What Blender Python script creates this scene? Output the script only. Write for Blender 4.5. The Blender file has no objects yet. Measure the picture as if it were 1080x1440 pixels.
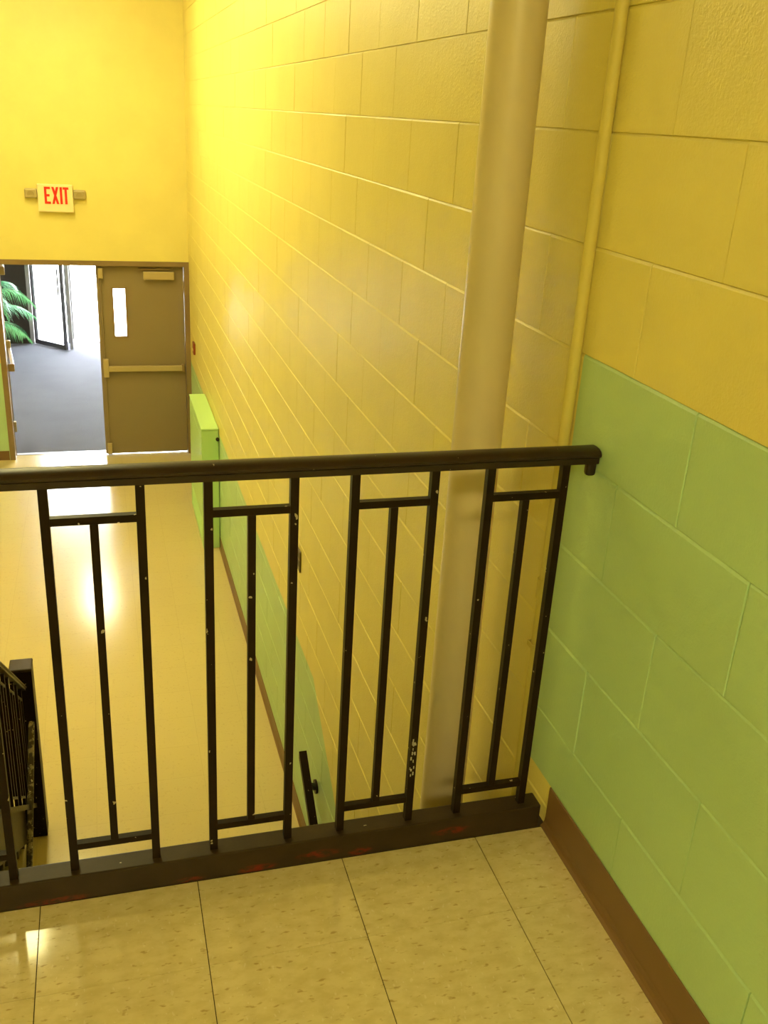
import bpy, bmesh, math, random
from mathutils import Vector, Matrix

random.seed(7)
S = bpy.context.scene
COL = S.collection

# ------------------------------------------------------------------ camera
F_PX, IMG_W = 1340.374, 1080.0
CAM_POS = Vector((-0.909, -1.541, 1.471))
RIGHT, DOWN, FWD = Vector((0.9612, -0.2728, 0.0557)), Vector((-0.0550, -0.3834, -0.9220)), Vector((0.2729, 0.8827, -0.3834))
cam_data = bpy.data.cameras.new('camera')
cam_data.sensor_fit = 'HORIZONTAL'
cam_data.sensor_width = 36.0
cam_data.lens = F_PX / IMG_W * 36.0
cam_data.clip_start, cam_data.clip_end = 0.02, 300.0
cam = bpy.data.objects.new('camera', cam_data)
COL.objects.link(cam)
FWD.normalize()
RIGHT = (RIGHT - FWD * RIGHT.dot(FWD)).normalized()
UP = RIGHT.cross(FWD)
cam.matrix_world = Matrix(((RIGHT.x, UP.x, -FWD.x, CAM_POS.x), (RIGHT.y, UP.y, -FWD.y, CAM_POS.y),
                           (RIGHT.z, UP.z, -FWD.z, CAM_POS.z), (0, 0, 0, 1)))
S.camera = cam

# ------------------------------------------------------------------ world, light levels, exposure
SKY_STRENGTH = 9.0
STAIR_LAMP = 9.5
CORRIDOR_LAMP = 17.0
LANDING_LAMP = 20.5
LOBBY_LAMP = 10.0
LAMP_COLOR = (1.0, 0.90, 0.42)
world = bpy.data.worlds.new('daylight')
S.world = world
world.use_nodes = True
bg = world.node_tree.nodes['Background']
bg.inputs['Color'].default_value = (0.88, 0.94, 1.0, 1)
bg.inputs['Strength'].default_value = SKY_STRENGTH
S.view_settings.view_transform = 'Standard'
S.view_settings.look = 'None'
S.view_settings.gamma = 1.0
S.view_settings.use_curve_mapping = False
S.view_settings.exposure = 2.0

# ------------------------------------------------------------------ dimensions (metres)
LOW = -2.19            # corridor floor, the landing floor is z = 0
FAR = 8.886            # wall with the double door
LEFT = -3.0            # left wall
BACK = -5.0
CEIL = 2.75
COURSE, Z7, JOINT0 = 0.2032, 0.248, -0.066
DADO_UP, DADO_LOW = 1.061, -1.125


# ------------------------------------------------------------------ node helpers
def srgb(r, g, b):
    f = lambda c: (c / 255.0 / 12.92) if c / 255.0 <= 0.04045 else ((c / 255.0 + 0.055) / 1.055) ** 2.4
    return (f(r), f(g), f(b), 1.0)


class NT:
    def __init__(self, name):
        self.m = bpy.data.materials.new(name)
        self.m.use_nodes = True
        self.t = self.m.node_tree
        self.b = self.t.nodes['Principled BSDF']

    def n(self, kind, **kw):
        nd = self.t.nodes.new(kind)
        for k, v in kw.items():
            if k in nd.inputs:
                nd.inputs[k].default_value = v
            else:
                setattr(nd, k, v)
        return nd

    def l(self, a, b):
        self.t.links.new(a, b)

    def math(self, op, a, b=None, c=None):
        nd = self.t.nodes.new('ShaderNodeMath')
        nd.operation = op
        for i, v in enumerate((a, b, c)):
            if v is None:
                continue
            if isinstance(v, (int, float)):
                nd.inputs[i].default_value = v
            else:
                self.l(v, nd.inputs[i])
        return nd.outputs[0]

    def mix(self, fac, a, b):
        nd = self.t.nodes.new('ShaderNodeMix')
        nd.data_type = 'RGBA'
        for i, v in ((0, fac), (6, a), (7, b)):
            if isinstance(v, (int, float, tuple)):
                nd.inputs[i].default_value = v
            else:
                self.l(v, nd.inputs[i])
        return nd.outputs[2]

    def pos(self):
        g = self.t.nodes.new('ShaderNodeNewGeometry')
        return g.outputs['Position']

    def xyz(self, v):
        s = self.t.nodes.new('ShaderNodeSeparateXYZ')
        self.l(v, s.inputs[0])
        return s.outputs

    def ramp(self, v, lo, hi):
        nd = self.t.nodes.new('ShaderNodeMapRange')
        self.l(v, nd.inputs[0])
        nd.inputs[1].default_value, nd.inputs[2].default_value = lo, hi
        return nd.outputs[0]

    def noise(self, vec, scale, detail=3.0, rough=0.55):
        nd = self.n('ShaderNodeTexNoise', Scale=scale, Detail=detail, Roughness=rough)
        self.l(vec, nd.inputs['Vector'])
        return nd.outputs['Fac']

    def scale(self, vec, sx, sy, sz):
        nd = self.t.nodes.new('ShaderNodeMapping')
        nd.inputs['Scale'].default_value = (sx, sy, sz)
        self.l(vec, nd.inputs['Vector'])
        return nd.outputs[0]

    def bump(self, h, strength, dist):
        nd = self.n('ShaderNodeBump', Strength=strength, Distance=dist)
        self.l(h, nd.inputs['Height'])
        self.l(nd.outputs[0], self.b.inputs['Normal'])

    def set(self, **kw):
        for k, v in kw.items():
            k = k.replace('_', ' ')
            if isinstance(v, (int, float, tuple)):
                self.b.inputs[k].default_value = v
            else:
                self.l(v, self.b.inputs[k])
        return self


YELLOW = srgb(232, 217, 130)
GREEN = srgb(180, 212, 162)


def paint_material():
    """Semi-gloss block paint: yellow above, green dado below; the dado edge follows the landing, then the corridor, then drops with the stair."""
    k = NT('block_paint')
    p = k.pos()
    x, y, z = k.xyz(p)
    wob = k.math('MULTIPLY', k.math('SUBTRACT', k.noise(p, 9.0, 2.0), 0.5), 0.010)
    zz = k.math('ADD', z, wob)
    near = k.math('LESS_THAN', y, 0.126)
    up = k.math('MULTIPLY', k.math('LESS_THAN', zz, DADO_UP), k.math('GREATER_THAN', zz, 0.104))
    drop = k.math('MULTIPLY', k.math('MAXIMUM', k.math('SUBTRACT', 2.42, y), 0.0), 0.66)
    edge = k.math('SUBTRACT', DADO_LOW, drop)
    low = k.math('LESS_THAN', zz, edge)
    g = k.math('ADD', k.math('MULTIPLY', near, up), k.math('MULTIPLY', k.math('SUBTRACT', 1.0, near), low))
    col = k.mix(g, YELLOW, GREEN)
    mott = k.noise(p, 3.0, 4.0)
    col = k.mix(k.math('MULTIPLY', k.ramp(mott, 0.35, 0.75), 0.10), col, srgb(150, 128, 60))
    pits = k.noise(p, 160.0, 3.0, 0.65)
    broad = k.noise(p, 38.0, 2.0)
    k.bump(k.math('ADD', k.math('MULTIPLY', pits, 0.7), k.math('MULTIPLY', broad, 0.5)), 0.42, 0.004)
    k.set(Base_Color=col, Roughness=0.40, Specular_IOR_Level=0.5)
    return k.m


def plain(name, col, rough=0.5, metal=0.0, spec=0.5, vary=0.0, bump=0.0, bscale=60.0):
    k = NT(name)
    p = k.pos()
    c = col
    if vary:
        dark = tuple(v * 0.55 for v in col[:3]) + (1,)
        c = k.mix(k.math('MULTIPLY', k.ramp(k.noise(p, 6.0, 5.0), 0.4, 0.75), vary), col, dark)
    if bump:
        k.bump(k.noise(p, bscale, 3.0), bump, 0.003)
    k.set(Base_Color=c, Roughness=rough, Metallic=metal, Specular_IOR_Level=spec)
    return k.m


def black_paint(name, base, light, spec, smears=(), chips=0.76):
    """dark brown gloss paint with small chips; `smears` are old red scuffs (x, z, half width) on the channel"""
    k = NT(name)
    p = k.pos()
    c = k.mix(k.ramp(k.noise(p, 14.0, 4.0), 0.35, 0.8), base, light)
    ch = k.math('GREATER_THAN', k.noise(p, 75.0, 2.0, 0.4), chips)
    c = k.mix(ch, c, srgb(170, 156, 124))
    if smears:
        x, y, z = k.xyz(p)
        tot = None
        for sx, sz, sw in smears:
            d = k.math('ADD', k.math('POWER', k.math('ABSOLUTE', k.math('DIVIDE', k.math('SUBTRACT', x, sx), sw)), 2.0),
                       k.math('POWER', k.math('ABSOLUTE', k.math('DIVIDE', k.math('SUBTRACT', z, sz), 0.012)), 2.0))
            m = k.math('MAXIMUM', k.math('SUBTRACT', 1.0, d), 0.0)
            tot = m if tot is None else k.math('ADD', tot, m)
        n = k.ramp(k.noise(k.scale(p, 1.0, 1.0, 2.5), 40.0, 4.0, 0.6), 0.42, 0.62)
        c = k.mix(k.math('MULTIPLY', k.math('MULTIPLY', tot, n), 0.85), c, srgb(128, 34, 20))
    k.bump(k.noise(p, 70.0, 3.0), 0.15, 0.002)
    k.set(Base_Color=c, Roughness=0.42, Specular_IOR_Level=spec)
    return k.m


def vinyl_tile():
    k = NT('vinyl_tile')
    p = k.pos()
    oi = k.n('ShaderNodeObjectInfo')
    add = k.n('ShaderNodeVectorMath', operation='ADD')
    k.l(p, add.inputs[0])
    comb = k.n('ShaderNodeCombineXYZ')
    rnd = k.math('MULTIPLY', oi.outputs['Random'], 37.0)
    k.l(rnd, comb.inputs[0]); k.l(rnd, comb.inputs[1])
    k.l(comb.outputs[0], add.inputs[1])
    v = add.outputs[0]
    base = srgb(212, 194, 146)
    c = k.mix(k.ramp(k.noise(k.scale(v, 1, 1.7, 1), 26.0, 3.0), 0.4, 0.65), base, srgb(200, 181, 132))
    fl = k.ramp(k.noise(k.scale(v, 1.0, 2.4, 1.0), 46.0, 2.0, 0.5), 0.62, 0.72)
    c = k.mix(k.math('MULTIPLY', fl, 0.75), c, srgb(158, 130, 84))
    fl2 = k.ramp(k.noise(k.scale(v, 2.0, 1.0, 1.0), 70.0, 1.5, 0.4), 0.67, 0.72)
    c = k.mix(k.math('MULTIPLY', fl2, 0.3), c, srgb(232, 220, 190))
    c = k.mix(k.math('MULTIPLY', oi.outputs['Random'], 0.12), c, srgb(186, 168, 130))
    k.bump(k.noise(p, 30.0, 2.0), 0.02, 0.002)
    k.set(Base_Color=c, Roughness=0.08, Specular_IOR_Level=0.5)
    return k.m


def corridor_vinyl():
    """Waxed vinyl tile seen from far: faint joints on the 305 mm grid, slight tint from tile to tile, soft gloss."""
    k = NT('corridor_vinyl')
    p = k.pos()
    x, y, z = k.xyz(p)
    tx, ty = k.math('DIVIDE', k.math('ADD', x, 0.175), 0.3048), k.math('DIVIDE', k.math('ADD', y, 0.215), 0.3048)
    cell = k.n('ShaderNodeCombineXYZ')
    k.l(k.math('FLOOR', tx), cell.inputs[0]); k.l(k.math('FLOOR', ty), cell.inputs[1])
    wn = k.n('ShaderNodeTexWhiteNoise')
    k.l(cell.outputs[0], wn.inputs['Vector'])
    fx, fy = k.math('FRACT', tx), k.math('FRACT', ty)
    jx = k.math('LESS_THAN', k.math('MINIMUM', fx, k.math('SUBTRACT', 1.0, fx)), 0.004)
    jy = k.math('LESS_THAN', k.math('MINIMUM', fy, k.math('SUBTRACT', 1.0, fy)), 0.004)
    j = k.math('MAXIMUM', jx, jy)
    c = k.mix(k.math('MULTIPLY', wn.outputs['Value'], 0.25), srgb(202, 184, 132), srgb(196, 177, 124))
    c = k.mix(k.math('MULTIPLY', k.ramp(k.noise(p, 60.0, 2.0), 0.6, 0.75), 0.35), c, srgb(170, 146, 104))
    c = k.mix(k.math('MULTIPLY', j, 0.16), c, srgb(110, 92, 62))
    k.bump(k.noise(p, 9.0, 2.0), 0.03, 0.004)
    k.set(Base_Color=c, Roughness=0.17, Specular_IOR_Level=0.55)
    return k.m


def carpet():
    k = NT('loop_carpet')
    p = k.pos()
    c = k.mix(k.ramp(k.noise(p, 120.0, 3.0), 0.3, 0.7), srgb(73, 73, 81), srgb(114, 114, 122))
    c = k.mix(k.math('MULTIPLY', k.ramp(k.noise(p, 2.0, 3.0), 0.4, 0.7), 0.25), c, srgb(70, 70, 79))
    k.bump(k.noise(p, 160.0, 3.0), 0.6, 0.006)
    k.set(Base_Color=c, Roughness=0.95, Specular_IOR_Level=0.1)
    return k.m


def emitter(name, col, strength):
    k = NT(name)
    k.set(Base_Color=(0.8, 0.8, 0.8, 1), Emission_Color=tuple(col) + (1,), Emission_Strength=strength)
    return k.m


def glass():
    k = NT('clear_glass')
    k.set(Base_Color=(0.95, 0.98, 0.97, 1), Roughness=0.0, Transmission_Weight=1.0, IOR=1.02)
    return k.m


def worn_rail():
    k = NT('worn_rail_paint')
    p = k.pos()
    w = k.ramp(k.noise(p, 30.0, 4.0, 0.65), 0.50, 0.60)
    c = k.mix(w, srgb(58, 48, 34), srgb(150, 138, 108))
    c = k.mix(k.math('GREATER_THAN', k.noise(p, 55.0, 2.0), 0.68), c, srgb(205, 196, 170))
    k.set(Base_Color=c, Roughness=0.5)
    return k.m


M = dict(
    paint=paint_material(),
    black=black_paint('black_rail_paint', srgb(40, 27, 15), srgb(52, 37, 22), 0.30),
    bar=black_paint('black_bar_paint', srgb(30, 19, 9), srgb(38, 25, 13), 0.12, chips=0.74),
    black_curb=black_paint('black_channel_paint', srgb(48, 35, 20), srgb(60, 45, 27), 0.22,
                           ((-0.53, 0.022, 0.055), (-0.44, 0.012, 0.03), (-0.235, 0.030, 0.05), (-1.06, 0.006, 0.08), (-0.80, 0.004, 0.04), (-0.66, 0.010, 0.05)), chips=0.79),
    tile=vinyl_tile(), corridor=corridor_vinyl(), carpet=carpet(), glass=glass(), worn=worn_rail(),
    column=plain('cream_column_paint', srgb(214, 196, 156), 0.33, vary=0.12, bump=0.06, bscale=90.0),
    conduit=plain('conduit_paint', srgb(208, 190, 100), 0.5),
    joint=plain('tile_joint_dirt', srgb(58, 44, 28), 0.9),
    rubber=plain('brown_rubber', srgb(124, 92, 58), 0.42, vary=0.15),
    door=plain('taupe_door_paint', srgb(142, 124, 94), 0.42, vary=0.05),
    frame=plain('taupe_frame_paint', srgb(136, 112, 78), 0.38),
    brass=plain('bronze_hardware', srgb(180, 160, 116), 0.36),
    alu=plain('aluminium_frame', srgb(150, 150, 150), 0.4, metal=0.4),
    darkalu=plain('dark_door_frame', srgb(60, 60, 62), 0.4),
    cabinet=plain('green_cabinet_paint', srgb(184, 224, 150), 0.33),
    plaster=plain('white_plaster', srgb(226, 222, 206), 0.7),
    dark=plain('dark_brick', srgb(50, 43, 36), 0.8, vary=0.3),
    concrete=plain('pale_concrete', srgb(214, 210, 202), 0.85, vary=0.1),
    stair=plain('stair_tread', srgb(98, 82, 54), 0.55, vary=0.15),
    signbox=plain('sign_white', srgb(240, 222, 172), 0.4),
    red=plain('sign_red', srgb(222, 42, 22), 0.4),
    tan=plain('lamp_head_tan', srgb(176, 158, 108), 0.4),
    lens=plain('lamp_lens', srgb(220, 215, 200), 0.15),
    plate=plain('brown_plate', srgb(92, 76, 34), 0.35),
    slot=plain('dark_slot', srgb(28, 20, 10), 0.4),
    alarm=plain('alarm_red', srgb(140, 62, 34), 0.35),
    frond=plain('palm_leaf', srgb(100, 184, 126), 0.42, vary=0.2),
    stem=plain('palm_stem', srgb(96, 116, 62), 0.6),
    pot=plain('pot_glaze', srgb(96, 74, 58), 0.4),
    soil=plain('potting_soil', srgb(40, 30, 22), 0.95),
    residue=plain('sticker_residue', srgb(190, 182, 160), 0.7),
    fixture=plain('fixture_white', srgb(235, 232, 222), 0.4),
    stair_lamp=emitter('stair_diffuser', LAMP_COLOR, STAIR_LAMP),
    corr_lamp=emitter('corridor_diffuser', LAMP_COLOR, CORRIDOR_LAMP),
    land_lamp=emitter('landing_diffuser', LAMP_COLOR, LANDING_LAMP),
    lob_lamp=emitter('lobby_diffuser', (1.0, 0.86, 0.6), LOBBY_LAMP),
)


# ------------------------------------------------------------------ mesh helpers
class MB:
    def __init__(self):
        self.v, self.f = [], []

    def raw(self, vs, fs):
        o = len(self.v)
        self.v += [tuple(p) for p in vs]
        self.f += [tuple(i + o for i in q) for q in fs]
        return self

    def box(self, x0, x1, y0, y1, z0, z1):
        vs = [(x, y, z) for x in (x0, x1) for y in (y0, y1) for z in (z0, z1)]
        return self.raw(vs, [(0, 1, 3, 2), (4, 6, 7, 5), (0, 4, 5, 1), (2, 3, 7, 6), (0, 2, 6, 4), (1, 5, 7, 3)])

    def bbox(self, x0, x1, y0, y1, z0, z1, b):
        """box with bevelled edges"""
        bm = bmesh.new()
        bmesh.ops.create_cube(bm, size=1.0)
        for v in bm.verts:
            v.co = ((x0 + x1) / 2 + v.co.x * (x1 - x0), (y0 + y1) / 2 + v.co.y * (y1 - y0), (z0 + z1) / 2 + v.co.z * (z1 - z0))
        bmesh.ops.bevel(bm, geom=bm.edges[:], offset=b, segments=2, affect='EDGES', profile=0.5)
        bm.verts.index_update()
        self.raw([v.co for v in bm.verts], [[v.index for v in f.verts] for f in bm.faces])
        bm.free()
        return self

    def prism(self, prof, a, b, side=None, up=None):
        """extrude a closed profile (u, w) from point a to point b; u runs along `side`, w along `up`"""
        a, b = Vector(a), Vector(b)
        d = (b - a).normalized()
        if side is None:
            up0 = Vector((0, 0, 1)) if abs(d.z) < 0.95 else Vector((0, 1, 0))
            side = d.cross(up0).normalized()
            up = side.cross(d).normalized()
        side, up = Vector(side), Vector(up)
        n = len(prof)
        vs = [a + side * u + up * w for u, w in prof] + [b + side * u + up * w for u, w in prof]
        fs = [(i, (i + 1) % n, n + (i + 1) % n, n + i) for i in range(n)]
        fs += [tuple(range(n - 1, -1, -1)), tuple(range(n, 2 * n))]
        return self.raw(vs, fs)

    def tube(self, a, b, r, n=16, r2=None):
        a, b = Vector(a), Vector(b)
        r2 = r if r2 is None else r2
        d = (b - a).normalized()
        u = d.orthogonal().normalized()
        w = d.cross(u)
        ring = [(math.cos(2 * math.pi * i / n), math.sin(2 * math.pi * i / n)) for i in range(n)]
        vs = [a + (u * c + w * s) * r for c, s in ring] + [b + (u * c + w * s) * r2 for c, s in ring]
        fs = [(i, (i + 1) % n, n + (i + 1) % n, n + i) for i in range(n)]
        fs += [tuple(range(n - 1, -1, -1)), tuple(range(n, 2 * n))]
        return self.raw(vs, fs)

    def mesh(self, name):
        me = bpy.data.meshes.new(name)
        me.from_pydata(self.v, [], self.f)
        bm = bmesh.new()
        bm.from_mesh(me)
        bmesh.ops.recalc_face_normals(bm, faces=bm.faces[:])
        bm.to_mesh(me)
        bm.free()
        return me

    def build(self, name, mat, parent=None, smooth=False, **props):
        me = self.mesh(name)
        me.materials.append(mat)
        if smooth:
            smooth_mesh(me)
        return link(name, me, parent, **props)


def smooth_mesh(me, angle=40):
    for p in me.polygons:
        p.use_smooth = True
    bm = bmesh.new()
    bm.from_mesh(me)
    for e in bm.edges:
        if len(e.link_faces) == 2 and e.calc_face_angle(0) > math.radians(angle):
            e.smooth = False
    bm.to_mesh(me)
    bm.free()


def link(name, data, parent=None, loc=None, **props):
    o = bpy.data.objects.new(name, data)
    COL.objects.link(o)
    if parent is not None:
        o.parent = parent
        pl = PLOC.get(parent.name)
        if pl is not None and loc is None:          # parts are modelled in world space: undo the parent's offset
            o.location = -pl
            PLOC[o.name] = Vector((0, 0, 0)) 
    if loc is not None:
        o.location = loc
    for k, v in props.items():
        o[k] = v
    return o


PLOC = {}


def thing(name, loc, label, category, group=None, kind=None):
    """an Empty at the thing's base; its parts are meshes in world space"""
    o = bpy.data.objects.new(name, None)
    o.empty_display_size = 0.1
    COL.objects.link(o)
    o.location = loc
    PLOC[o.name] = Vector(loc)
    o['label'] = label
    o['category'] = category
    if group:
        o['group'] = group
    if kind:
        o['kind'] = kind
    return o


def structure(name, mb, mat, smooth=False):
    return mb.build(name, mat, None, smooth, kind='structure')


# ------------------------------------------------------------------ the setting: right block wall
wall = structure('wall_right', MB().box(0.0035, 0.25, BACK - 0.1, FAR + 0.3, -4.6, CEIL + 0.1), M['paint'])


def block_geo(w, h, gap, side, depth, top, proud):
    """front of a painted block; local y along the wall, z up, face towards -x. The top edge slopes like a tooled mortar bed, the sides are tight."""
    f = -proud
    back = [(0.004, gap, 0.0004), (0.004, w - gap, 0.0004), (0.004, w - gap, h - 0.0004), (0.004, gap, h - 0.0004)]
    mid = [(f + depth * 0.9, gap, 0.0004), (f + depth * 0.9, w - gap, 0.0004), (f + 0.0032, w - gap, h - 0.0004), (f + 0.0032, gap, h - 0.0004)]
    face = [(f, gap + side, 0.0016), (f, w - gap - side, 0.0016), (f, w - gap - side, h - top), (f, gap + side, h - top)]
    vs = back + mid + face
    fs = []
    for o in (0, 4):
        for i in range(4):
            j = (i + 1) % 4
            fs.append((o + i, o + j, o + 4 + j, o + 4 + i))
    fs.append((8, 9, 10, 11))
    return vs, fs


def px_area(y0, y1, z0, z1):
    pts = []
    for y, z in ((y0, z0), (y1, z0), (y1, z1), (y0, z1)):
        d = Vector((0, y, z)) - CAM_POS
        f = d.dot(FWD)
        if f < 0.2:
            return 0.0
        pts.append((540 + F_PX * d.dot(RIGHT) / f, 720 + F_PX * -d.dot(UP) / f))
    cx = sum(p[0] for p in pts) / 4; cy = sum(p[1] for p in pts) / 4
    if not (-60 < cx < 1140 and -60 < cy < 1500):
        return 0.0
    return abs(sum(pts[i][0] * pts[(i + 1) % 4][1] - pts[(i + 1) % 4][0] * pts[i][1] for i in range(4))) / 2


cells = []
for k in range(-6, 22):
    z1 = Z7 + COURSE * (7 - k)
    z0 = z1 - COURSE
    y = JOINT0 - (0.2032 if k % 2 else 0.0) - 0.4064 * 4
    while y < FAR:
        y1 = min(y + 0.4064, FAR)
        if y1 - y > 0.05:
            cells.append((px_area(y, y1, z0, z1), y, y1, max(z0, -4.2), min(z1, CEIL)))
        y += 0.4064
cells = [c for c in cells if c[4] - c[3] > 0.03]
cells.sort(key=lambda c: -c[0])
variants = {}
rest = MB()
for i, (a, y0, y1, z0, z1) in enumerate(cells):
    w, h = y1 - y0, z1 - z0
    vi = random.randrange(6)
    gap, side, depth, top, pr = ((0.0001, 0.0016, 0.0006, 0.0052, 0.0), (0.0001, 0.0018, 0.0009, 0.0060, 0.0004), (0.0008, 0.0012, 0.0014, 0.0056, 0.0009),
                                 (0.0011, 0.0012, 0.0016, 0.0050, 0.0003), (0.0014, 0.0010, 0.0018, 0.0062, 0.0012), (0.0004, 0.0014, 0.0010, 0.0056, 0.0007))[vi]
    vs, fs = block_geo(w, h, gap, side, depth, top, pr)
    if i < 296 and a > 60:
        key = (round(w, 3), round(h, 3), vi)
        if key not in variants:
            m = MB().raw(vs, fs)
            me = m.mesh('block')
            me.materials.append(M['paint'])
            variants[key] = me
        link('block', variants[key], wall, loc=(0, y0, z0))
    else:
        rest.raw([(x, y + y0, z + z0) for x, y, z in vs], fs)
rest.build('distant_block', M['paint'], wall, kind='stuff')

# other walls, ceilings
structure('wall_left', MB().box(LEFT - 0.25, LEFT, BACK - 0.1, FAR, -4.6, CEIL + 0.1), M['paint'])
structure('wall_back', MB().box(LEFT, 0.0, BACK - 0.2, BACK, -4.6, CEIL + 0.1), M['paint'])
OX0, OX1, OZ = -1.945, 0.0, -0.065
structure('wall_far', MB().box(LEFT - 0.25, OX0, FAR, FAR + 0.15, -4.6, CEIL + 0.1)
          .box(OX0, 0.0035, FAR, FAR + 0.15, OZ, CEIL + 0.1).box(OX0, 0.0035, FAR, FAR + 0.15, -4.6, LOW - 0.001), M['paint'])
structure('ceiling', MB().box(LEFT - 0.2, 0.2, BACK - 0.1, FAR + 0.1, CEIL, CEIL + 0.15), M['plaster'])

# ------------------------------------------------------------------ landing floor with single tiles
floor = structure('floor', MB().box(LEFT, 0.0, BACK, 0.045, -0.25, -0.0025), M['joint'])
tile_meshes = {}
T, G = 0.3048, 0.0009
xs = [0.0] + [-0.175 - T * i for i in range(10)]
ys = [0.0] + [-0.215 - T * i for i in range(16)]
far_tiles = MB()
for i in range(len(xs) - 1):
    for j in range(len(ys) - 1):
        x0, x1, y0, y1 = max(xs[i + 1], LEFT), xs[i], ys[j + 1], ys[j]
        w, d = x1 - x0 - 2 * G, y1 - y0 - 0.0005
        if i < 8 and j < 7:
            key = (round(w, 4), round(d, 4))
            if key not in tile_meshes:
                me = MB().box(0, w, 0, d, -0.003, 0.0).mesh('tile')
                me.materials.append(M['tile'])
                tile_meshes[key] = me
            link('tile', tile_meshes[key], floor, loc=(x0 + G, y0 + 0.00025, random.uniform(-0.0002, 0.0002)))
        else:
            far_tiles.box(x0 + G, x0 + G + w, y0 + 0.00025, y0 + 0.00025 + d, -0.003, 0.0)
far_tiles.build('distant_tile', M['tile'], floor, kind='stuff')


def cove_base(x, y0, y1, z, h, side=-1):
    """rubber cove base along y on the face x: thin sheet with a curved toe"""
    prof = [(0.0, 0.0), (0.013, 0.0), (0.0125, 0.003), (0.008, 0.007), (0.0045, 0.014), (0.0032, 0.026), (0.0030, h - 0.002), (0.0016, h), (0.0, h)]
    return MB().prism(prof, (x, y0, z), (x, y1, z), side=(side, 0, 0), up=(0, 0, 1))


structure('baseboard_right', cove_base(-0.0016, BACK, 0.004, 0.0, 0.106), M['rubber'])
structure('baseboard_right_lower', cove_base(-0.0016, 2.42, 6.292, LOW, 0.104), M['rubber'])
structure('baseboard_right_far', cove_base(-0.0016, 7.388, FAR - 0.015, LOW, 0.104), M['rubber'])
structure('baseboard_far', MB().box(LEFT, OX0 - 0.005, FAR - 0.006, FAR, LOW, LOW + 0.104), M['rubber'])
structure('baseboard_left', cove_base(LEFT, 2.6, FAR - 0.01, LOW, 0.104, side=1), M['rubber'])

# ------------------------------------------------------------------ lower level
STAIR_X = -1.455
structure('corridor_floor', MB().box(LEFT, 0.0, 2.42, FAR + 0.14, LOW - 0.22, LOW), M['corridor'])
structure('basement_floor', MB().box(LEFT, 0.0, BACK, FAR + 0.1, -4.6, -4.42), M['corridor'])
structure('wall_stairwell', MB().box(STAIR_X - 0.1, STAIR_X, BACK, 2.42, -4.42, LOW - 0.3), M['paint'])
up = thing('staircase', (-2.2, 2.5, LOW), 'flight of steps rising from the corridor floor to the landing beside the railing', 'stairs', kind='structure')
RISE, RUN = 0.1825, 0.245
for i in range(11):
    z = LOW + RISE * (i + 1)
    y1 = 2.74 - RUN * i
    MB().bbox(LEFT, STAIR_X, y1 - RUN - 0.02, y1 + 0.02, z - 0.035, z, 0.006).build('tread', M['stair'], up)
    MB().box(LEFT, STAIR_X, y1 - 0.02, y1, z - RISE, z - 0.035).build('riser', M['stair'], up)
MB().prism([(0, 0), (0.012, 0), (0.012, 0.26), (0, 0.26)], (STAIR_X + 0.003, 2.79, LOW - 0.02), (STAIR_X + 0.003, 0.05, LOW - 0.02 + 2.74 * 0.745),
           side=(1, 0, 0), up=(0, 0, 1)).build('stringer', M['black'], up)
down = thing('staircase', (-0.7, 2.4, LOW - 0.2), 'flight of steps going down below the landing along the right wall', 'stairs', kind='structure')
for i in range(11):
    z = LOW - RISE * (i + 1)
    y1 = 2.42 - RUN * i
    MB().bbox(STAIR_X + 0.005, -0.002, y1 - RUN, y1 + 0.02, z - 0.035, z, 0.006).build('tread', M['stair'], down)
    MB().box(STAIR_X + 0.005, -0.002, y1 - 0.02, y1, z, z + RISE - 0.035 if i else LOW - 0.221).build('riser', M['stair'], down)

# ------------------------------------------------------------------ double door at the corridor's end
DY = FAR + 0.055
fr = structure('trim_1', MB().box(OX0, OX0 + 0.055, FAR - 0.012, FAR + 0.16, LOW, OZ).box(-0.052, 0.003, FAR - 0.012, FAR + 0.16, LOW, OZ)
               .box(OX0 + 0.055, -0.052, FAR - 0.012, FAR + 0.16, OZ - 0.05, OZ), M['frame'])


def door(name, label):
    o = thing(name, (0, 0, 0), label, 'door', kind='structure')
    PLOC[o.name] = Vector((0, 0, 0))
    return o


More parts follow.
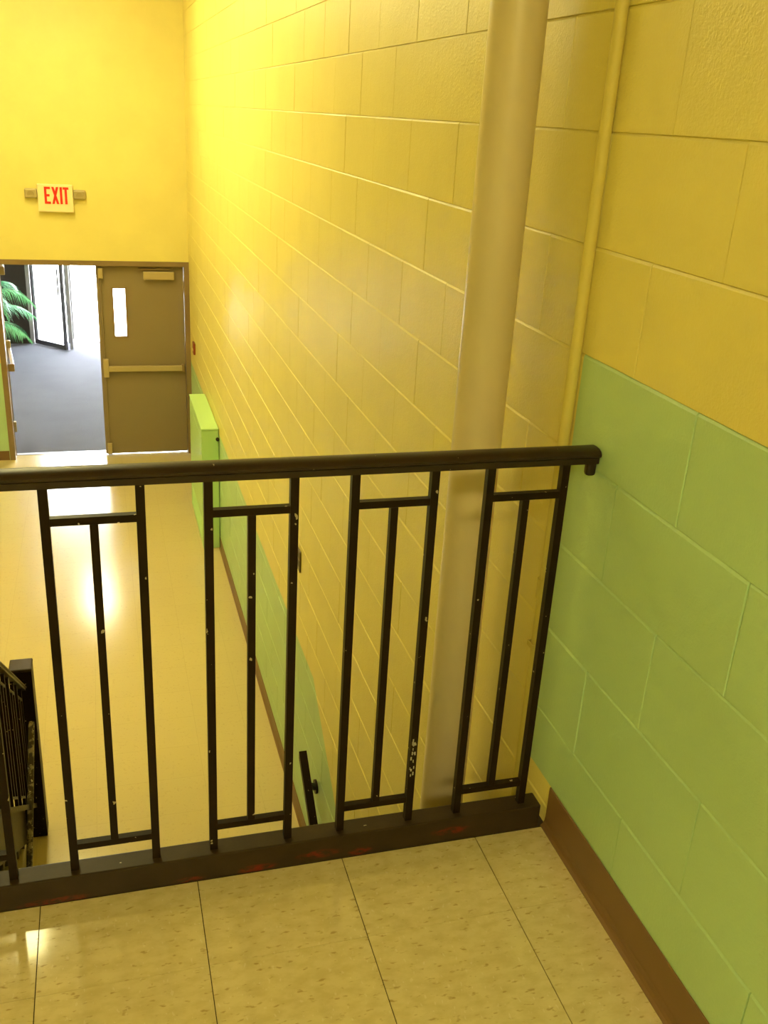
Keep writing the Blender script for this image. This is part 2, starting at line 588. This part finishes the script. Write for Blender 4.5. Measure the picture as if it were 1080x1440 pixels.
def leaf_parts(root, W):
    """door leaf in its own space: hinge edge at x = 0, lock edge at x = W, corridor face at y = 0, z = 0 at the floor; returns nothing"""
    H0, H1 = 0.012, 2.07
    wx0, wx1, wz0, wz1 = W - 0.285, W - 0.165, 1.33, 1.835
    lf = MB().box(0, wx0, 0, 0.044, H0, H1).box(wx1, W, 0, 0.044, H0, H1).box(wx0, wx1, 0, 0.044, H0, wz0).box(wx0, wx1, 0, 0.044, wz1, H1)
    lf.build('leaf', M['door'], root)
    wf = MB().box(wx0 - 0.018, wx1 + 0.018, -0.006, 0.0, wz1, wz1 + 0.018).box(wx0 - 0.018, wx1 + 0.018, -0.006, 0.0, wz0 - 0.018, wz0)
    wf.box(wx0 - 0.018, wx0, -0.006, 0.0, wz0, wz1).box(wx1, wx1 + 0.018, -0.006, 0.0, wz0, wz1)
    w = wf.build('vision_frame', M['frame'], root)
    MB().box(wx0, wx1, 0.018, 0.024, wz0, wz1).build('pane', M['glass'], w)
    MB().bbox(0.10, 0.415, -0.055, -0.002, 1.935, 2.02, 0.008).build('closer', M['brass'], root)
    MB().box(0.14, 0.46, -0.038, -0.016, 2.035, 2.048).build('closer_arm', M['frame'], root)
    bar = MB().bbox(0.04, W - 0.075, -0.062, -0.022, 0.955, 1.015, 0.008).build('panic_bar', M['brass'], root)
    MB().bbox(0.015, 0.045, -0.06, 0.0, 0.945, 1.025, 0.006).build('end_cap', M['frame'], bar)
    MB().bbox(W - 0.08, W - 0.024, -0.062, 0.0, 0.895, 1.095, 0.008).build('latch_case', M['brass'], root)
    MB().tube((W - 0.045, -0.018, 0.16), (W - 0.045, -0.018, 0.9), 0.007, 10).tube((W - 0.045, -0.018, 1.09), (W - 0.045, -0.018, 1.95), 0.007, 10).build('vertical_rod', M['door'], root)
    MB().bbox(W - 0.07, W - 0.022, -0.045, 0.0, 0.015, 0.14, 0.006).build('bottom_latch', M['brass'], root)
    MB().bbox(W - 0.07, W - 0.022, -0.045, 0.0, 1.94, 2.05, 0.006).build('top_latch', M['brass'], root)
    for z in (0.25, 1.02, 1.8):
        MB().tube((-0.004, 0.052, z), (-0.004, 0.052, z + 0.11), 0.009, 10).build('hinge', M['brass'], root)


LW = 0.893
d1 = door('door_1', 'closed taupe metal door with panic bar and narrow window below the exit sign')
leaf_parts(d1, LW)
# mirror: the right leaf hangs on the right jamb
for ch in list(d1.children_recursive):
    if ch.type == 'MESH':
        for v in ch.data.vertices:
            v.co.x = -v.co.x
        ch.data.flip_normals()
d1.location = (-0.055, DY, LOW)
d2 = door('door_2', 'open taupe metal door swung into the carpeted lobby, seen almost edge on')
leaf_parts(d2, LW)
d2.location = (OX0 + 0.060, FAR + 0.10, LOW)
d2.rotation_euler = (0, 0, math.radians(96.5))
structure('threshold', MB().box(OX0, 0.0, FAR + 0.141, FAR + 0.20, LOW - 0.02, LOW + 0.004), M['alu'])

# ------------------------------------------------------------------ lobby and outdoors
LBX0, LBX1, LBY, LBZ = -4.2, 2.4, 14.45, 1.0
structure('lobby_floor', MB().box(LBX0, LBX1, FAR + 0.2, LBY + 0.1, LOW - 0.2, LOW - 0.002), M['carpet'])
structure('lobby_ceiling', MB().box(LBX0, LBX1, FAR + 0.15, LBY + 0.2, LBZ, LBZ + 0.2), M['plaster'])
structure('wall_lobby_left', MB().box(LBX0 - 0.2, LBX0, FAR + 0.15, LBY + 0.2, LOW - 0.2, LBZ + 0.2), M['plaster'])
structure('wall_lobby_right', MB().box(LBX1, LBX1 + 0.2, FAR + 0.15, LBY + 0.2, LOW - 0.2, LBZ + 0.2), M['plaster'])
structure('wall_lobby_front', MB().box(0.25, LBX1, FAR + 0.05, FAR + 0.2, LOW - 0.2, LBZ + 0.2).box(LBX0, LEFT - 0.2, FAR + 0.05, FAR + 0.2, LOW - 0.2, LBZ + 0.2), M['plaster'])
structure('wall_lobby_far', MB().box(LBX0, -2.02, LBY, LBY + 0.2, LOW - 0.2, LBZ).box(1.5, LBX1, LBY, LBY + 0.2, LOW - 0.2, LBZ)
          .box(-2.02, 1.5, LBY, LBY + 0.2, LBZ - 0.25, LBZ), M['dark'])
win = structure('window_1', MB().box(-2.02, -1.96, LBY, LBY + 0.1, LOW, LBZ - 0.25).box(-1.45, -1.40, LBY, LBY + 0.1, LOW, LBZ - 0.25)
                .box(-0.48, -0.42, LBY, LBY + 0.1, LOW, LBZ - 0.25).box(0.5, 0.56, LBY, LBY + 0.1, LOW, LBZ - 0.25).box(1.44, 1.5, LBY, LBY + 0.1, LOW, LBZ - 0.25)
                .box(-1.96, 1.44, LBY, LBY + 0.1, LBZ - 0.31, LBZ - 0.25).box(-1.96, 1.44, LBY, LBY + 0.1, LOW + 2.13, LOW + 2.19).box(-0.42, 1.44, LBY, LBY + 0.1, LOW, LOW + 0.08), M['alu'])
MB().box(-0.42, 0.5, LBY + 0.045, LBY + 0.055, LOW + 0.08, LBZ - 0.31).build('pane', M['glass'], win)
MB().box(0.56, 1.44, LBY + 0.045, LBY + 0.055, LOW + 0.08, LBZ - 0.31).build('pane', M['glass'], win)

MB().box(-1.96, -1.45, LBY + 0.045, LBY + 0.055, LOW + 2.19, LBZ - 0.31).build('pane', M['glass'], win)

MB().box(-1.40, -0.48, LBY + 0.045, LBY + 0.055, LOW + 2.19, LBZ - 0.31).build('pane', M['glass'], win)


def glass_leaf(name, label, hinge, ang, W, mat):
    o = door(name, label)
    H = 2.10
    MB().box(0, 0.035, 0, 0.045, 0.01, H).box(W - 0.035, W, 0, 0.045, 0.01, H).box(0.035, W - 0.035, 0, 0.045, 0.01, 0.08).box(0.035, W - 0.035, 0, 0.045, H - 0.08, H).build('door_frame', mat, o)
    MB().box(0.035, W - 0.035, 0.018, 0.026, 0.08, H - 0.08).build('pane', M['glass'], o)
    MB().tube((W - 0.025, -0.05, 0.85), (W - 0.025, -0.05, 1.25), 0.012, 10).build('handle', M['darkalu'], o)
    o.location = (hinge[0], hinge[1], LOW)
    o.rotation_euler = (0, 0, math.radians(ang))
    return o


glass_leaf('door_3', 'glass entrance door with a dark frame standing ajar beside the palm', (-1.955, LBY - 0.02), -47.0, 0.70, M['darkalu'])
glass_leaf('door_4', 'glass entrance door opened square into the lobby, seen edge on', (-1.395, LBY - 0.02), -92.0, 0.46, M['alu'])
structure('ground_outside', MB().box(-40, 40, LBY + 0.1, 70, LOW - 0.3, LOW - 0.03), M['concrete'])

# ------------------------------------------------------------------ landing railing
RAIL_Y = 0.024
BAR = 0.0155


def sq(mb, a, b, t=BAR, u=None):
    h = t / 2
    side, upv = u if u else (None, None)
    return mb.prism([(-h, -h), (h, -h), (h, h), (-h, h)], a, b, side, upv)


RAIL_PROF = [(-0.018, -0.023), (0.018, -0.023), (0.018, -0.0115), (0.0205, -0.0095), (0.0245, -0.0065), (0.0245, -0.002), (0.0205, 0.0025), (0.013, 0.0058), (0.0, 0.007),
             (-0.013, 0.0058), (-0.0205, 0.0025), (-0.0245, -0.002), (-0.0245, -0.0065), (-0.0205, -0.0095), (-0.018, -0.0115)]
RX0 = -1.36
rail = thing('guard_railing', (-0.7, RAIL_Y, 0.0), 'dark brown metal guard railing with barred panels along the landing edge', 'railing')
MB().prism(RAIL_PROF, (RX0, RAIL_Y, 0.897), (-0.003, RAIL_Y, 0.897), side=(0, 1, 0), up=(0, 0, 1)).build('top_rail', M['black'], rail, smooth=True)
MB().bbox(RX0, -0.022, 0.0, 0.047, 0.0005, 0.062, 0.003).build('bottom_channel', M['black_curb'], rail)
MB().bbox(-0.022, -0.002, RAIL_Y - 0.012, RAIL_Y + 0.006, 0.846, 0.878, 0.006).build('wall_bracket', M['black'], rail)
ZB, ZT, R0, R1 = 0.060, 0.877, 0.1175, 0.809
panels = [(-1.290, -1.134), (-1.0205, -0.8635), (-0.7485, -0.5955), (-0.483, -0.3305), (-0.219, -0.0645)]
vert_me, mid_me = None, None
for a, b in panels:
    for x in (a, b):
        sq(MB(), (x, RAIL_Y, ZB), (x, RAIL_Y, ZT), BAR, ((1, 0, 0), (0, 1, 0))).build('baluster', M['bar'], rail)
    m = (a + b) / 2
    sq(MB(), (m, RAIL_Y, R0 + BAR / 2), (m, RAIL_Y, R1 - BAR / 2), BAR * 0.92, ((1, 0, 0), (0, 1, 0))).build('middle_bar', M['bar'], rail)
    for z in (R0, R1):
        sq(MB(), (a + BAR / 2, RAIL_Y, z), (b - BAR / 2, RAIL_Y, z), BAR * 0.9, ((0, 1, 0), (0, 0, 1))).build('rung', M['bar'], rail)
# old sticker left on the baluster beside the column
res = MB()
for i in range(22):
    z0 = random.choice((random.uniform(0.178, 0.200), random.uniform(0.200, 0.262), random.uniform(0.252, 0.268)))
    x0 = -0.3305 + random.uniform(-0.0062, 0.0022)
    res.box(x0, x0 + random.uniform(0.001, 0.0035), RAIL_Y - BAR / 2 - 0.0006, RAIL_Y - BAR / 2 + 0.0002, z0, z0 + random.uniform(0.003, 0.009))
res.build('sticker_residue', M['residue'], rail, label='pale torn sticker residue', kind='stuff')

# ------------------------------------------------------------------ stair railing with its newel posts
SX = -1.395
sr = thing('stair_railing', (SX, 2.85, LOW), 'dark sloping stair railing that ends at the square newel post on the corridor floor', 'railing')
MB().bbox(-1.447, -1.342, 2.797, 2.902, LOW, -1.165, 0.003).build('newel_post', M['bar'], sr)
MB().bbox(-1.449, -1.340, 2.795, 2.904, -1.165, -1.147, 0.006).build('newel_cap', M['black_curb'], sr)
MB().bbox(SX - 0.05, SX + 0.034, -0.03, 0.052, 0.0005, 1.04, 0.004).build('upper_newel', M['black'], sr)
zt = lambda y: -1.082 + 0.785 * (2.587 - y)
zb = lambda y: -1.800 + 0.785 * (2.569 - y)
MB().prism(RAIL_PROF, (SX, 2.80, zt(2.80)), (SX, 0.05, zt(0.05)), side=(1, 0, 0), up=(0, 0, 1)).build('top_rail', M['black'], sr, smooth=True)
sq(MB(), (SX, 2.80, zb(2.80)), (SX, 0.05, zb(0.05)), 0.03, ((1, 0, 0), (0, 0, 1))).build('bottom_rail', M['bar'], sr)
y = 2.70
while y > 0.3:
    a, b = y, y - 0.155
    for q in (a, b):
        sq(MB(), (SX, q, zb(q)), (SX, q, zt(q) - 0.03), BAR, ((1, 0, 0), (0, 1, 0))).build('baluster', M['bar'], sr)
    m = (a + b) / 2
    sq(MB(), (SX, m, zb(m) + 0.06), (SX, m, zt(m) - 0.09), BAR, ((1, 0, 0), (0, 1, 0))).build('middle_bar', M['bar'], sr)
    sq(MB(), (SX, a, zb(a) + 0.06), (SX, b, zb(b) + 0.06), BAR, ((1, 0, 0), (0, 0, 1))).build('rung', M['bar'], sr)
    sq(MB(), (SX, a, zt(a) - 0.09), (SX, b, zt(b) - 0.09), BAR, ((1, 0, 0), (0, 0, 1))).build('rung', M['bar'], sr)
    y -= 0.268

# worn handrail going down from the newel
MB().prism([(-0.014, -0.012), (0.014, -0.012), (0.014, 0.006), (0.008, 0.012), (-0.008, 0.012), (-0.014, 0.006)], (-1.366, 2.800, -1.462), (-1.412, 1.60, -2.52),
           side=(1, 0, 0), up=(0, 0, 1)).build('descending_handrail', M['worn'], sr, label='scuffed handrail with worn paint sloping down')

# square bar handrail on the wall of the lower flight
hr = thing('lower_handrail', (-0.07, 2.27, -1.48), 'dark square bar handrail on a wall bracket over the green dado', 'handrail')
MB().prism([(-0.019, -0.02), (0.019, -0.02), (0.019, 0.02), (-0.019, 0.02)], (-0.072, 2.285, -1.475), (-0.072, 0.85, -2.505), side=(1, 0, 0), up=(0, 0, 1)).build('rail', M['bar'], hr)
br = MB().tube((-0.0005, 2.262, -1.665), (-0.012, 2.262, -1.665), 0.036, 14)
br.build('bracket_plate', M['black'], hr)
MB().tube((-0.01, 2.262, -1.665), (-0.05, 2.20, -1.60), 0.020, 10, 0.010).tube((-0.05, 2.20, -1.60), (-0.072, 2.16, -1.585), 0.009, 10).build('bracket_arm', M['black'], hr)

# ------------------------------------------------------------------ column and conduit
cm = thing('round_column', (-0.088, 0.42, -4.4), 'tall cream painted round steel column standing close to the block wall', 'column', kind='thing')
MB().tube((-0.088, 0.42, -4.42), (-0.088, 0.42, CEIL), 0.0575, 48).build('shaft', M['column'], cm, smooth=True)
cd = thing('electrical_conduit', (-0.0135, 0.142, 0.0), 'thin yellow painted conduit running up the wall at the end of the green dado', 'conduit')
MB().tube((-0.0125, 0.142, -2.6), (-0.0125, 0.142, CEIL), 0.0122, 20).build('pipe', M['conduit'], cd, smooth=True)
MB().tube((-0.0145, 0.142, 0.515), (-0.0145, 0.142, 0.56), 0.0142, 20).build('coupling', M['conduit'], cd, smooth=True)
st = MB()
for z in (0.395,):
    st.prism([(-0.0265, -0.006), (-0.0285, -0.006), (-0.0285, 0.006), (-0.0265, 0.006)], (0, 0.128, z), (0, 0.156, z), side=(1, 0, 0), up=(0, 0, 1))
    st.box(-0.0285, -0.0002, 0.1545, 0.1565, z - 0.006, z + 0.006).box(-0.002, -0.0002, 0.1565, 0.178, z - 0.006, z + 0.006).box(-0.0285, -0.0002, 0.1275, 0.1295, z - 0.006, z + 0.006)
st.build('strap', M['conduit'], cd)

# ------------------------------------------------------------------ exit sign
es = thing('exit_sign', (-1.285, FAR, 0.40), 'white EXIT sign with red letters and two lamp heads above the doors', 'sign')
SY = FAR - 0.062
MB().bbox(-1.452, -1.118, SY, FAR - 0.0005, 0.408, 0.668, 0.007).build('housing', M['signbox'], es)
lz0, lz1, t_ = 0.486, 0.646, 0.022
ly0, ly1 = SY - 0.003, SY + 0.001
for ch, x0, x1 in (('E', -1.387, -1.330), ('X', -1.318, -1.252), ('I', -1.241, -1.219), ('T', -1.212, -1.158)):
    b = MB()
    xm = (x0 + x1) / 2
    if ch in 'IT':
        b.box(xm - t_ / 2, xm + t_ / 2, ly0, ly1, lz0, lz1)
    if ch == 'T':
        b.box(x0, x1, ly0 + 0.0001, ly1, lz1 - t_, lz1)
    if ch == 'E':
        b.box(x0, x0 + t_, ly0, ly1, lz0, lz1)
        for z, xe in ((lz0, x1), ((lz0 + lz1 - t_) / 2, x1 - 0.008), (lz1 - t_, x1)):
            b.box(x0 + t_, xe, ly0, ly1, z, z + t_)
    if ch == 'X':
        for k_, (a0, a1) in enumerate(((x0, x1), (x1, x0))):
            q = [(a0 - t_ / 2 * 0 - (t_ if a0 > a1 else 0), lz0), (a0 + (0 if a0 > a1 else t_), lz0), (a1 + (t_ if a0 > a1 else 0), lz1), (a1 - (0 if a0 > a1 else t_), lz1)]
            f0 = ly0 + 0.0001 * k_
            b.raw([(u, f0, w) for u, w in q] + [(u, ly1, w) for u, w in q], [(0, 1, 2, 3), (7, 6, 5, 4), (0, 4, 5, 1), (1, 5, 6, 2), (2, 6, 7, 3), (3, 7, 4, 0)])
    b.build('letter', M['red'], es)
for x0, x1 in ((-1.572, -1.455), (-1.115, -0.998)):
    hd = MB().bbox(x0, x1, FAR - 0.055, FAR - 0.0005, 0.535, 0.622, 0.012).build('lamp_head', M['tan'], es)
    MB().tube(((x0 + x1) / 2, FAR - 0.054, 0.575), ((x0 + x1) / 2, FAR - 0.060, 0.573), 0.034, 16).build('lens', M['tan'], hd)

# ------------------------------------------------------------------ convector cabinet, plates
cb = thing('convector_cabinet', (-0.08, 6.85, LOW), 'green painted convector cabinet standing against the wall beside the closed door', 'cabinet')
MB().bbox(-0.152, -0.006, 6.30, 7.38, LOW, -1.085, 0.004).build('body', M['cabinet'], cb)
MB().bbox(-0.156, -0.006, 6.295, 7.385, -1.085, -1.070, 0.004).build('top_panel', M['cabinet'], cb)
MB().box(-0.1535, -0.152, 6.36, 7.32, LOW + 0.30, -1.16).build('front_panel', M['cabinet'], cb)
gr = MB()
for i in range(9):
    gr.box(-0.1545, -0.152, 6.40, 7.28, LOW + 0.06 + i * 0.022, LOW + 0.07 + i * 0.022)
gr.build('air_grille', M['cabinet'], cb)
MB().tube((-0.016, 6.302, -1.165), (-0.016, 6.285, -1.165), 0.016, 12).build('lock', M['slot'], cb)

sw = thing('wall_outlet', (0, 2.81, -0.66), 'small brown wall plate with two dark sockets on the yellow block wall', 'outlet')
MB().bbox(-0.008, -0.0016, 2.775, 2.847, -0.718, -0.600, 0.002).build('plate', M['plate'], sw)
for z in (-0.690, -0.645):
    MB().bbox(-0.0095, -0.006, 2.793, 2.829, z, z + 0.03, 0.001).build('socket', M['slot'], sw)
al = thing('alarm_box', (0, 8.37, -0.86), 'small red brown alarm pull box on the wall beside the door frame', 'alarm')
MB().bbox(-0.022, -0.0016, 8.31, 8.43, -0.92, -0.80, 0.005).build('body', M['alarm'], al)
MB().bbox(-0.028, -0.0215, 8.335, 8.405, -0.885, -0.865, 0.003).build('pull_handle', M['signbox'], al)

# ------------------------------------------------------------------ palm in the lobby
pm = thing('potted_palm', (-2.62, 12.7, LOW), 'green potted palm with arching fronds beside the glass entrance doors', 'plant')
PX, PY = -2.62, 12.7
pt = MB()
prof = [(0.16, 0.0), (0.20, 0.30), (0.225, 0.36), (0.225, 0.40), (0.19, 0.40), (0.18, 0.34)]
n = 24
vs, fs = [], []
for r, z in prof:
    vs += [(PX + r * math.cos(2 * math.pi * i / n), PY + r * math.sin(2 * math.pi * i / n), LOW + z) for i in range(n)]
for j in range(len(prof) - 1):
    fs += [(j * n + i, j * n + (i + 1) % n, (j + 1) * n + (i + 1) % n, (j + 1) * n + i) for i in range(n)]
fs.append(tuple(range(n - 1, -1, -1)))
pt.raw(vs, fs).build('pot', M['pot'], pm, smooth=True)
MB().tube((PX, PY, LOW + 0.33), (PX, PY, LOW + 0.352), 0.184, 24).build('soil', M['soil'], pm)


def frond(ang, base_z, length, rise, droop, lean=0.1):
    """a feather frond: curved midrib with two rows of drooping blades"""
    N = 26
    d = Vector((math.cos(ang), math.sin(ang), 0))
    s = Vector((-d.y, d.x, 0))
    mid = []
    for i in range(N + 1):
        t = i / N
        mid.append(Vector((PX, PY, base_z)) + d * (length * (t ** 0.9)) + Vector((0, 0, rise * math.sin(t * 1.75) - droop * t ** 2.2)))
    rib = MB()
    for i in range(N):
        rib.tube(mid[i], mid[i + 1], 0.006 * (1 - 0.7 * i / N), 5, 0.006 * (1 - 0.7 * (i + 1) / N))
    o = rib.build('frond', M['stem'], pm)
    lf = MB()
    for i in range(5, N + 1):
        t = i / N
        tan = (mid[min(i + 1, N)] - mid[i - 1]).normalized()
        L = 0.24 * math.sin(min(1.0, 0.25 + t * 0.85) * math.pi) ** 0.6 + 0.06
        for sd in (-1, 1):
            for sub in (0.0, 0.4, 0.75):
                p = mid[i - 1].lerp(mid[i], 1 - sub)
                dirv = (s * sd * 0.85 + tan * 0.75 + Vector((0, 0, random.uniform(-0.15, 0.1)))).normalized()
                dn = Vector((0, 0, -1))
                p1 = p + dirv * L * 0.5 + dn * L * 0.08
                p2 = p + dirv * L * random.uniform(0.7, 1.0) + dn * L * random.uniform(0.3, 0.75)
                wv = dirv.cross(Vector((0, 0, 1))).normalized() * 0.0045
                th = Vector((0, 0, 0.0008))
                lf.raw([p - wv * .4 + th, p + wv * .4 + th, p1 + wv + th, p2 + th, p1 - wv + th, p - wv * .4 - th, p + wv * .4 - th, p1 + wv - th, p2 - th, p1 - wv - th],
                       [(0, 1, 2, 4), (4, 2, 3), (6, 5, 9, 7), (7, 9, 8)])
    lf.build('leaflets', M['frond'], o, kind='stuff')


for ang, bz, L, ri, dr in ((-0.15, -1.25, 0.85, 0.42, 0.42), (0.25, -1.45, 0.86, 0.35, 0.40), (-0.35, -1.55, 0.80, 0.22, 0.36), (0.9, -1.3, 0.9, 0.5, 0.4), (1.9, -1.3, 0.9, 0.5, 0.5),
                           (2.9, -1.4, 0.9, 0.4, 0.5), (3.8, -1.4, 0.9, 0.45, 0.5), (4.9, -1.35, 0.85, 0.5, 0.5), (-0.9, -1.35, 0.85, 0.5, 0.45)):
    frond(ang, bz, L, ri, dr)
stt = MB()
for i in range(5):
    a = i * 1.3
    stt.tube((PX + 0.05 * math.cos(a), PY + 0.05 * math.sin(a), LOW + 0.34), (PX + 0.01 * math.cos(a), PY + 0.01 * math.sin(a), -1.25), 0.013, 8, 0.008)
stt.build('stems', M['stem'], pm)


# ------------------------------------------------------------------ lamps of the place
def ceiling_light(loc, sx, sy, ztop, mat, label, group):
    o = thing('ceiling_light', (loc[0], loc[1], ztop - 0.09), label, 'light', group)
    x, y_ = loc
    MB().bbox(x - sx / 2 - 0.02, x + sx / 2 + 0.02, y_ - sy / 2 - 0.02, y_ + sy / 2 + 0.02, ztop - 0.05, ztop - 0.001, 0.004).build('housing', M['fixture'], o)
    MB().bbox(x - sx / 2, x + sx / 2, y_ - sy / 2, y_ + sy / 2, ztop - 0.10, ztop - 0.051, 0.012).build('diffuser', mat, o)
    return o


ceiling_light((-1.45, 3.1), 0.11, 1.2, CEIL, M['stair_lamp'], 'strip light on the ceiling above the foot of the stairs', 'corridor strip lights')
ceiling_light((-1.45, 4.9), 0.22, 1.2, CEIL, M['corr_lamp'], 'strip light on the ceiling at the middle of the corridor', 'corridor strip lights')
ceiling_light((-1.45, 6.9), 0.22, 1.2, CEIL, M['corr_lamp'], 'strip light on the ceiling near the exit sign wall', 'corridor strip lights')
ceiling_light((-1.3, -3.3), 1.2, 0.22, CEIL, M['land_lamp'], 'strip light on the ceiling above the landing', 'landing strip lights')
ceiling_light((-1.17, 11.5), 0.34, 1.2, LBZ, M['lob_lamp'], 'strip light on the lobby ceiling behind the doors', 'lobby strip lights')
